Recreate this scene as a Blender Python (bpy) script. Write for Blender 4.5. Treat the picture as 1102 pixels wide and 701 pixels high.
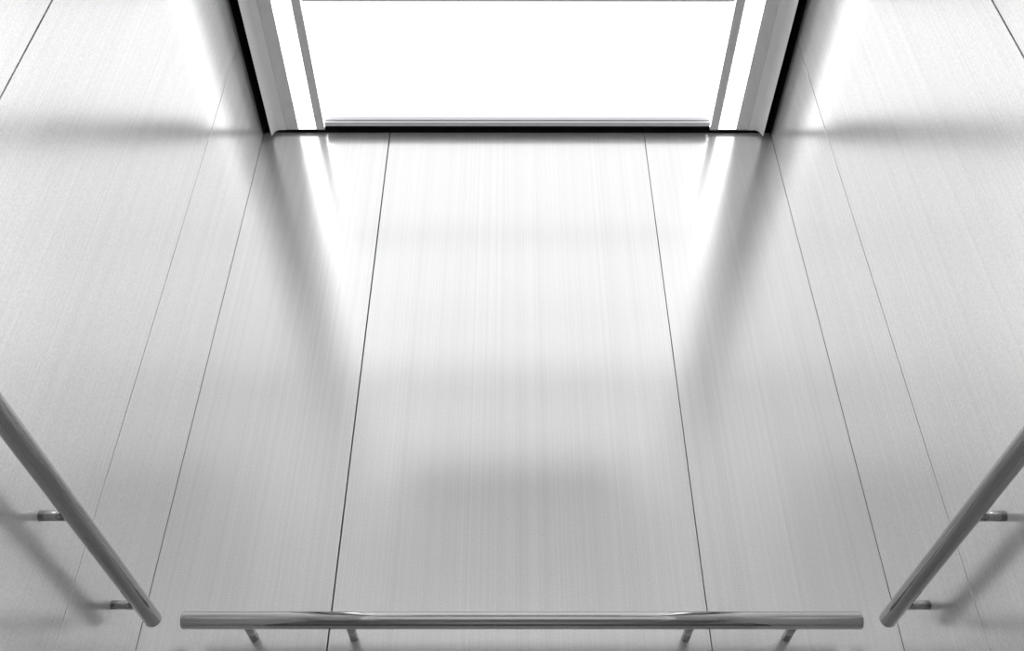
import bpy, bmesh, math
from mathutils import Vector, Matrix

# ---------------------------------------------------------------- clean
for o in list(bpy.data.objects):
    bpy.data.objects.remove(o)
scene = bpy.context.scene
C = scene.collection

# ---------------------------------------------------------------- camera
CZ = 0.13                       # lens height above the floor
cam_d = bpy.data.cameras.new('camera')
cam = bpy.data.objects.new('camera', cam_d)
C.objects.link(cam)
cam_d.sensor_fit = 'HORIZONTAL'
cam_d.sensor_width = 36.0
cam_d.lens = 1032.4438 * 36.0 / 1102.0
cam_d.clip_start = 0.01
pit, yaw, rol = 0.6787, 0.0011, -0.0002
F = Vector((math.sin(yaw) * math.cos(pit), math.cos(yaw) * math.cos(pit), math.sin(pit)))
R0 = Vector((math.cos(yaw), -math.sin(yaw), 0))
U0 = R0.cross(F)
R = R0 * math.cos(rol) + U0 * math.sin(rol)
U = U0 * math.cos(rol) - R0 * math.sin(rol)
m = Matrix((R, U, -F)).transposed().to_4x4()
m.translation = Vector((-0.0193, 0.0, CZ))
cam.matrix_world = m
scene.camera = cam

# ---------------------------------------------------------------- world and exposure
w = bpy.data.worlds.new('world')
scene.world = w
w.use_nodes = True
w.node_tree.nodes['Background'].inputs[0].default_value = (0.5, 0.5, 0.52, 1)
w.node_tree.nodes['Background'].inputs[1].default_value = 0.3
vs = scene.view_settings
scene.display_settings.display_device = 'sRGB'
vs.view_transform = 'Standard'
vs.look = 'None'
vs.gamma = 1.0
vs.use_curve_mapping = False
vs.exposure = 0.17

# light levels of the place and of the added landing fill (lamps are built further down from these)
STRIP = 1.8        # the two long light strips of the lift ceiling
EDGE = 1.8         # edge lighting beside the central panels
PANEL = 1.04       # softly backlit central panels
HALL_FILL = 96.0        # added fill lamp over the landing, never in view, watts

# ---------------------------------------------------------------- dimensions (metres)
W = 0.8087         # half width of the cabin
YB = 2.0           # back wall
YF = 0.61          # inside face of the front wall
HC = CZ + 2.4025   # underside of the hanging ceiling
TOP = 2.80         # top of the cabin
RAIL_Z = CZ + 0.761

# ---------------------------------------------------------------- materials
def mat(name):
    mm = bpy.data.materials.new(name)
    mm.use_nodes = True
    nt = mm.node_tree
    return mm, nt, nt.nodes['Principled BSDF']

def plain(name, col, rough=0.5, metal=0.0, emit=0.0, coat=0.0, grain=0.0):
    mm, nt, b = mat(name)
    b.inputs['Base Color'].default_value = (*col, 1)
    b.inputs['Roughness'].default_value = rough
    b.inputs['Metallic'].default_value = metal
    if coat:
        b.inputs['Coat Weight'].default_value = coat
        b.inputs['Coat Roughness'].default_value = 0.03
    if emit:
        b.inputs['Emission Color'].default_value = (1, 1, 1, 1)
        b.inputs['Emission Strength'].default_value = emit
    if grain:
        tc = nt.nodes.new('ShaderNodeTexCoord')
        n = nt.nodes.new('ShaderNodeTexNoise')
        n.inputs['Scale'].default_value = 400
        n.inputs['Detail'].default_value = 3
        mr = nt.nodes.new('ShaderNodeMapRange')
        mr.inputs['To Min'].default_value = 1 - grain
        mr.inputs['To Max'].default_value = 1 + grain
        mx = nt.nodes.new('ShaderNodeMix'); mx.data_type = 'RGBA'; mx.blend_type = 'MULTIPLY'
        mx.inputs[0].default_value = 1
        mx.inputs[6].default_value = (*col, 1)
        nt.links.new(tc.outputs['Object'], n.inputs['Vector'])
        nt.links.new(n.outputs['Fac'], mr.inputs['Value'])
        nt.links.new(mr.outputs['Result'], mx.inputs[7])
        nt.links.new(mx.outputs[2], b.inputs['Base Color'])
    return mm

def brushed(name, base, rough, streak=0.05, grain=0.04, bump=0.02, axis='z', dens=150.0, long=0.9, haze=0.0):
    """brushed stainless steel, the grain running along one axis"""
    mm, nt, b = mat(name)
    b.inputs['Metallic'].default_value = 1.0
    L = nt.links
    tc = nt.nodes.new('ShaderNodeTexCoord')
    def noise(scale3, detail, rgh):
        mp = nt.nodes.new('ShaderNodeMapping')
        mp.inputs['Scale'].default_value = scale3
        L.new(tc.outputs['Object'], mp.inputs['Vector'])
        n = nt.nodes.new('ShaderNodeTexNoise')
        n.inputs['Scale'].default_value = 1.0
        n.inputs['Detail'].default_value = detail
        n.inputs['Roughness'].default_value = rgh
        L.new(mp.outputs['Vector'], n.inputs['Vector'])
        return n.outputs['Fac']
    def sc(a, l):
        return {'x': (l, a, a), 'y': (a, l, a), 'z': (a, a, l)}[axis]
    lines = noise(sc(dens, long), 3, 0.7)
    broad = noise(sc(dens * 0.18, long * 0.3), 2, 0.5)
    fine = noise(sc(520, 300), 2, 0.6)
    def rng(v, lo, hi, fmin=0.3, fmax=0.7):
        r = nt.nodes.new('ShaderNodeMapRange')
        r.inputs['From Min'].default_value = fmin
        r.inputs['From Max'].default_value = fmax
        r.inputs['To Min'].default_value = lo
        r.inputs['To Max'].default_value = hi
        L.new(v, r.inputs['Value'])
        return r.outputs['Result']
    def mul(a, c):
        k = nt.nodes.new('ShaderNodeMath'); k.operation = 'MULTIPLY'
        L.new(a, k.inputs[0])
        if isinstance(c, float): k.inputs[1].default_value = c
        else: L.new(c, k.inputs[1])
        return k.outputs[0]
    v = mul(mul(rng(lines, 1 - streak, 1 + streak), rng(fine, 1 - grain, 1 + grain)), rng(broad, 1 - streak * .3, 1 + streak * .3))
    v = mul(v, float(base))
    cc = nt.nodes.new('ShaderNodeCombineColor')
    for i in range(3):
        L.new(v, cc.inputs[i])
    L.new(cc.outputs[0], b.inputs['Base Color'])
    L.new(rng(lines, rough * 0.88, rough * 1.12), b.inputs['Roughness'])
    bp = nt.nodes.new('ShaderNodeBump')
    bp.inputs['Strength'].default_value = bump
    bp.inputs['Distance'].default_value = 0.002
    L.new(lines, bp.inputs['Height'])
    L.new(bp.outputs['Normal'], b.inputs['Normal'])
    if haze:
        df = nt.nodes.new('ShaderNodeBsdfDiffuse')
        L.new(cc.outputs[0], df.inputs['Color'])
        mx = nt.nodes.new('ShaderNodeMixShader')
        mx.inputs[0].default_value = haze
        L.new(b.outputs[0], mx.inputs[1]); L.new(df.outputs[0], mx.inputs[2])
        L.new(mx.outputs[0], nt.nodes['Material Output'].inputs['Surface'])
    return mm

M_steel = brushed('brushed_steel_panel', 0.97, 0.22, streak=0.065, grain=0.12, bump=0.008, dens=260.0, long=0.3, haze=0.33)
M_railx = brushed('satin_steel_tube_across', 0.45, 0.05, streak=0.03, grain=0.01, bump=0.01, axis='x', dens=260, long=1.0)
M_raily = brushed('satin_steel_tube_along', 0.31, 0.09, streak=0.03, grain=0.01, bump=0.01, axis='y', dens=260, long=1.0)
M_post = plain('satin_steel_post', (0.42, 0.42, 0.42), 0.16, 1.0)
M_back = plain('matt_black_backing', (0.02, 0.02, 0.02), 0.7)
M_black = plain('matt_black_gap_shade', (0.01, 0.01, 0.01), 0.9)  # black standing in for the shade above the hanging ceiling
M_alu = plain('grey_anodised_flange', (0.9, 0.9, 0.9), 0.5, 0.0, grain=0.02)
M_rib = plain('grey_ribbed_aluminium', (0.88, 0.88, 0.88), 0.5, 0.0)
M_trim = plain('pale_aluminium_trim', (0.75, 0.75, 0.78), 0.35, 0.5)
M_diff = plain('lit_white_diffuser', (0.9, 0.9, 0.9), 0.5, emit=STRIP)
M_edge = plain('lit_white_edge', (0.9, 0.9, 0.9), 0.5, emit=EDGE)
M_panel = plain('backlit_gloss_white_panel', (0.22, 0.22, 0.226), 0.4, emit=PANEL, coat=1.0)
M_floor = plain('dark_grey_stone_floor', (0.06, 0.06, 0.06), 0.4, grain=0.3)
M_hall = plain('landing_plaster', (0.7, 0.7, 0.7), 0.8, grain=0.03)
M_fill = plain('landing_fill_glow', (0.9, 0.9, 0.9), 0.5, emit=3.0)  # glow for the added landing fill, not assigned

# ---------------------------------------------------------------- mesh helpers
def box(bm, x0, x1, y0, y1, z0, z1):
    vs_ = [bm.verts.new(p) for p in ((x0, y0, z0), (x1, y0, z0), (x1, y1, z0), (x0, y1, z0),
                                     (x0, y0, z1), (x1, y0, z1), (x1, y1, z1), (x0, y1, z1))]
    for f in ((3, 2, 1, 0), (4, 5, 6, 7), (0, 1, 5, 4), (1, 2, 6, 5), (2, 3, 7, 6), (3, 0, 4, 7)):
        bm.faces.new([vs_[i] for i in f])

def extrude_y(bm, prof, y0, y1):
    """closed profile of (x, z) points swept along y"""
    a = [bm.verts.new((x, y0, z)) for x, z in prof]
    b = [bm.verts.new((x, y1, z)) for x, z in prof]
    n = len(prof)
    for i in range(n):
        j = (i + 1) % n
        bm.faces.new((a[i], a[j], b[j], b[i]))
    bm.faces.new(list(reversed(a)))
    bm.faces.new(b)

def tube(bm, p, q, r, seg=48, bev=0.0):
    """capped round bar from p to q with softened rims"""
    p, q = Vector(p), Vector(q)
    d = (q - p); L_ = d.length; d.normalize()
    u = d.orthogonal().normalized(); v = d.cross(u)
    st = [(0, r)] if not bev else [(bev * (1 - math.cos(t)), r - bev * (1 - math.sin(t))) for t in [i * math.pi / 12 for i in range(7)]]
    st = st + [(L_ - s, rr) for s, rr in reversed(st)]
    rings = []
    for s, rr in st:
        rings.append([bm.verts.new(p + d * s + (u * math.cos(2 * math.pi * k / seg) + v * math.sin(2 * math.pi * k / seg)) * rr) for k in range(seg)])
    for A, B in zip(rings, rings[1:]):
        for k in range(seg):
            bm.faces.new((A[k], A[(k + 1) % seg], B[(k + 1) % seg], B[k])).smooth = True
    bm.faces.new(list(reversed(rings[0])))
    bm.faces.new(rings[-1])

def obj(name, bm, material, parent=None, bevel=0.0):
    bmesh.ops.recalc_face_normals(bm, faces=bm.faces)
    me = bpy.data.meshes.new(name)
    bm.to_mesh(me); bm.free()
    me.materials.append(material)
    o = bpy.data.objects.new(name, me)
    C.objects.link(o)
    if parent is not None:
        o.parent = parent
    if bevel:
        md = o.modifiers.new('bevel', 'BEVEL')
        md.width = bevel; md.segments = 2; md.limit_method = 'ANGLE'; md.angle_limit = math.radians(50)
    return o

def boxes(name, lst, material, parent=None, bevel=0.0):
    bm = bmesh.new()
    for b in lst:
        box(bm, *b)
    return obj(name, bm, material, parent, bevel)

def struct(o):
    o['kind'] = 'structure'
    return o

def thing(name, label, cat, group=None):
    o = bpy.data.objects.new(name, None)
    C.objects.link(o)
    o['label'] = label; o['category'] = cat
    if group: o['group'] = group
    return o

# ---------------------------------------------------------------- the cabin shell
T = 0.012
# back wall: three steel panels on a black backing, wide open joint on the left, tight one on the right
xl, xr = -0.3969 - 0.0098, 0.4141 - 0.0098
wb = struct(boxes('wall_back', [(-W - 0.03, W + 0.03, YB + T, YB + 0.05, 0, TOP)], M_back))
for a, b in ((-W + 0.0004, xl - 0.0016), (xl + 0.0016, xr - 0.001), (xr + 0.001, W - 0.0004)):
    boxes('wall_panel', [(a, b, YB, YB + T, 0.0, HC + 0.003)], M_steel, wb, 0.0006)
    boxes('upper_gap_shade', [(a, b, YB + 0.0002, YB + T, HC + 0.003, TOP)], M_black, wb)  # steel wall painted black here for the shade in the ceiling gap

def side_wall(name, s):
    o = struct(boxes(name, [tuple(sorted((s * (W + T), s * (W + 0.05)))) + (YF - 0.05, YB + 0.05, 0, TOP)], M_back))
    y1, y2 = YB - 0.3564, YB - 1.066
    for a, b in ((y1 + 0.0015, YB - 0.0010), (y2 + 0.0018, y1 - 0.0015), (YF, y2 - 0.0020)):
        x0, x1 = sorted((s * W, s * (W + T)))
        boxes('wall_panel', [(x0, x1, a, b, 0.0, HC - 0.009)], M_steel, o, 0.0006)
        x0, x1 = sorted((s * (W + 0.0002), s * (W + T)))
        boxes('upper_gap_shade', [(x0, x1, a, b, HC - 0.009, TOP)], M_black, o)  # painted-in shade, starting lower to take in the gap's dark reflection
    return o
side_wall('wall_left', -1)
side_wall('wall_right', 1)

# front wall with the doorway the photograph is taken through
OW, OH = 0.60, 1.955
WH = 1.75
wf = struct(boxes('wall_front', [(-W - .05, -OW - T, YF - 0.10, YF - T, 0, TOP), (OW + T, W + .05, YF - 0.10, YF - T, 0, TOP),
                                 (-OW - T, OW + T, YF - 0.10, YF - 0.06, OH + T, TOP)], M_back))
SL0, SL1, SW = 1.975, 2.115, 0.45          # dark door-gear slot over the doorway
for a, b in ((-W, -OW), (OW, W)):
    boxes('wall_panel', [(a, b, YF - T, YF, 0.0, TOP)], M_steel, wf)
boxes('transom_panel', [(-OW, OW, YF - T, YF, SL1, TOP), (-OW, OW, YF - T, YF, OH, SL0),
                        (-OW, -SW, YF - T, YF, SL0, SL1), (SW, OW, YF - T, YF, SL0, SL1)], M_steel, wf)
boxes('door_jamb', [(-OW - T, -OW, 0.45, YF - T, 0, OH)], M_steel, wf)
boxes('door_jamb', [(OW, OW + T, 0.45, YF - T, 0, OH)], M_steel, wf)
boxes('door_head', [(-OW - T, OW + T, 0.45, YF - T, OH, OH + 0.012)], M_steel, wf)

struct(boxes('floor', [(-WH, WH, -2.4, YB + 0.05, -0.05, 0.0)], M_floor))
struct(boxes('ceiling', [(-W - 0.05, W + 0.05, YF - 0.10, YB + 0.05, TOP, TOP + 0.04)], M_black))

# ---------------------------------------------------------------- the landing in front of the lift
struct(boxes('wall_landing', [(-WH, -OW - T, 0.45, 0.50, 0, TOP), (OW + T, WH, 0.45, 0.50, 0, TOP), (-OW - T, OW + T, 0.45, 0.50, OH + 0.012, TOP)], M_hall))
struct(boxes('wall_landing_left', [(-WH - 0.05, -WH, -2.4, 0.50, 0, TOP)], M_hall))
struct(boxes('wall_landing_right', [(WH, WH + 0.05, -2.4, 0.50, 0, TOP)], M_hall))
struct(boxes('wall_landing_rear', [(-WH, WH, -2.45, -2.4, 0, TOP)], M_hall))
struct(boxes('ceiling_landing', [(-WH, WH, -2.4, 0.45, TOP, TOP + 0.04)], M_hall))
la = bpy.data.lights.new('landing_fill', 'AREA')  # unseen area lamp added to brighten the landing and its reflection
la.shape = 'RECTANGLE'; la.size = 1.6; la.size_y = 0.6; la.energy = HALL_FILL
lo = bpy.data.objects.new('landing_fill', la); C.objects.link(lo)
lo.location = (0, -0.25, TOP - 0.03)

# ---------------------------------------------------------------- the hanging ceiling
YE = 1.987                 # far end of the light strips
YS = YF + 0.035            # near end
GAPX = 0.777               # outer tip of the curved flange
def strip_light(s, label):
    t = thing('strip_light', label, 'ceiling light', 'long strip lights of the lift ceiling')
    t.location = (s * 0.667, (YE + YS) / 2, HC)
    off = Vector((-t.location.x, -t.location.y, -t.location.z))
    def part(name, bm, m_, par=t, bevel=0.0):
        bmesh.ops.translate(bm, verts=bm.verts, vec=off)
        return obj(name, bm, m_, par, bevel)
    # outer flange: flat, then curving down into a pointed lip
    pr = [(0.7345, 0.0), (0.754, 0.0)]
    for k in range(1, 13):
        a = k / 12 * math.radians(72)
        pr.append((0.754 + 0.0230 * math.sin(a) / math.sin(math.radians(72)), -0.0300 * (1 - math.cos(a)) / (1 - math.cos(math.radians(72)))))
    pr += [(0.7785, -0.0285), (0.7785, 0.05), (0.7345, 0.05)]
    bm = bmesh.new(); extrude_y(bm, [(s * x, HC + z) for x, z in pr], YS, YE)
    part('outer_flange', bm, M_alu)
    # ribbed strips either side of the diffuser
    def ribs(x0, x1, n, z0=0.0, dz=0.0016):
        pts = []
        for k in range(n):
            xa = x0 + (x1 - x0) * k / n; xb = x0 + (x1 - x0) * (k + 1) / n; w_ = xb - xa
            pts += [(xa + .08 * w_, z0), (xa + .55 * w_, z0), (xa + .65 * w_, z0 + dz), (xa + .98 * w_, z0 + dz)]
        pts += [(x1, 0.05), (x0, 0.05)]
        b_ = bmesh.new(); extrude_y(b_, [(s * x, HC + z) for x, z in pts], YS, YE)
        return b_
    part('ribbed_trim', ribs(0.6953, 0.7340, 9), M_rib)
    part('ribbed_trim', ribs(0.6125, 0.6400, 7), M_rib)
    bm = bmesh.new(); box(bm, *sorted((s * 0.6403, s * 0.6950)), YS + .002, YE - .002, HC + 0.0005, HC + 0.03)
    d = part('light_diffuser', bm, M_diff); d['label'] = 'glowing white diffuser'
    bm = bmesh.new(); box(bm, *sorted((s * 0.6105, s * 0.6122)), YS + .002, YE - .012, HC - 0.0005, HC + 0.022)
    e = part('edge_light', bm, M_edge); e['label'] = 'bright white inner edge'
    bm = bmesh.new(); box(bm, *sorted((s * 0.6122, s * 0.7785)), YS, YE, HC + 0.0502, HC + 0.06)
    box(bm, *sorted((s * 0.6105, s * 0.7750)), YE - 0.0018, YE + 0.0002, HC + 0.0004, HC + 0.0502)
    box(bm, *sorted((s * 0.6105, s * 0.7750)), YS - 0.0002, YS + 0.0018, HC + 0.0004, HC + 0.0502)
    box(bm, *sorted((s * 0.7786, s * 0.7796)), YS, YE, HC - 0.0270, HC + 0.0600)
    part('light_blocker', bm, M_black)  # added black covers that stop glow leaking into the wall gap
    return t
strip_light(-1, 'long glowing strip light in a ribbed grey frame with curved lip, beside the left wall')
strip_light(1, 'long glowing strip light in a ribbed grey frame with curved lip, beside the right wall')

tc_ = thing('ceiling_canopy', 'glossy white ceiling panels with slim metal trims, between the two strip lights', 'ceiling panel')
tc_.location = (0, (YE + YS) / 2, HC)
def cpart(name, lst, m_, par, bevel=0.0):
    l = tc_.location
    return boxes(name, [(a - l.x, b - l.x, c - l.y, d - l.y, e - l.z, f - l.z) for a, b, c, d, e, f in lst], m_, par, bevel)
YT = 1.9755
bars = [(1.9535, YT), (1.5175, 1.5275), (1.068, 1.078), (YS, YS + 0.022)]
XI = 0.6100
for k in range(3):
    y1 = bars[k][0]; y0 = bars[k + 1][1]
    cpart('panel', [(-XI, XI, y0 + 0.0005, y1 - 0.0005, HC + 0.022, HC + 0.028)], M_panel, tc_)
for k, (y0, y1) in enumerate(bars):
    if k in (0, 3):
        # end trim: a pale face between two shadow grooves
        ya, yb = (y0, y1) if k == 0 else (y1, y0)
        sg = 1 if yb > ya else -1
        lst = [(-XI, XI, *sorted((ya + sg * .0035, yb - sg * .004)), HC + 0.000, HC + 0.028),
               (-XI, XI, *sorted((ya, yb)), HC + 0.010, HC + 0.028)]
        cpart('end_trim', lst, M_trim, tc_, 0.0004)
    else:
        cpart('cross_trim', [(-XI, XI, y0, y1, HC + 0.001, HC + 0.028)], M_alu, tc_, 0.0006)
cpart('light_blocker', [(-XI, XI, YS, YT, HC + 0.0285, HC + 0.036), (-XI, XI, YT + 0.0002, YT + 0.0015, HC + 0.002, HC + 0.036), (-XI, XI, YS - 0.0015, YS - 0.0002, HC + 0.002, HC + 0.036)], M_black, tc_)  # black sheets added to keep the gaps at both ends dark

# ---------------------------------------------------------------- handrails
def handrail(label, p, q, r, posts, wall_vec, m_rail):
    """straight tube p-q with short round posts going back to the wall"""
    t = thing('handrail', label, 'handrail', 'steel handrails of the lift cabin')
    c = (Vector(p) + Vector(q)) / 2 + Vector(wall_vec)
    t.location = c
    bm = bmesh.new(); tube(bm, Vector(p) - c, Vector(q) - c, r, 64, 0.0022)
    obj('rail', bm, m_rail, t)
    for a in posts:
        a = Vector(a) - c
        bm = bmesh.new(); tube(bm, a + Vector(wall_vec).normalized() * (r * 0.6), a + Vector(wall_vec), 0.0092, 32)
        obj('bracket', bm, M_post, t)
    return t
RB = 0.0178
OB = 0.096
handrail('polished steel handrail on four short posts, across the back wall', (-0.690, YB - OB, RAIL_Z + .0005), (0.6960, YB - OB, RAIL_Z + .0005), RB,
         [(x, YB - OB, RAIL_Z) for x in (-0.563, -0.352, 0.351, 0.564)], (0, OB, 0), M_railx)
OS = 0.060
for s, lab in ((-1, 'steel handrail on short posts, running forward along the left wall'), (1, 'steel handrail on short posts, running forward along the right wall')):
    x = s * (W - OS)
    handrail(lab, (x, YB - 0.100, RAIL_Z), (x, YF + 0.10, RAIL_Z), 0.0170,
             [(x, y, RAIL_Z) for y in (1.825, 1.452, 0.86)], (s * OS, 0, 0), M_raily)
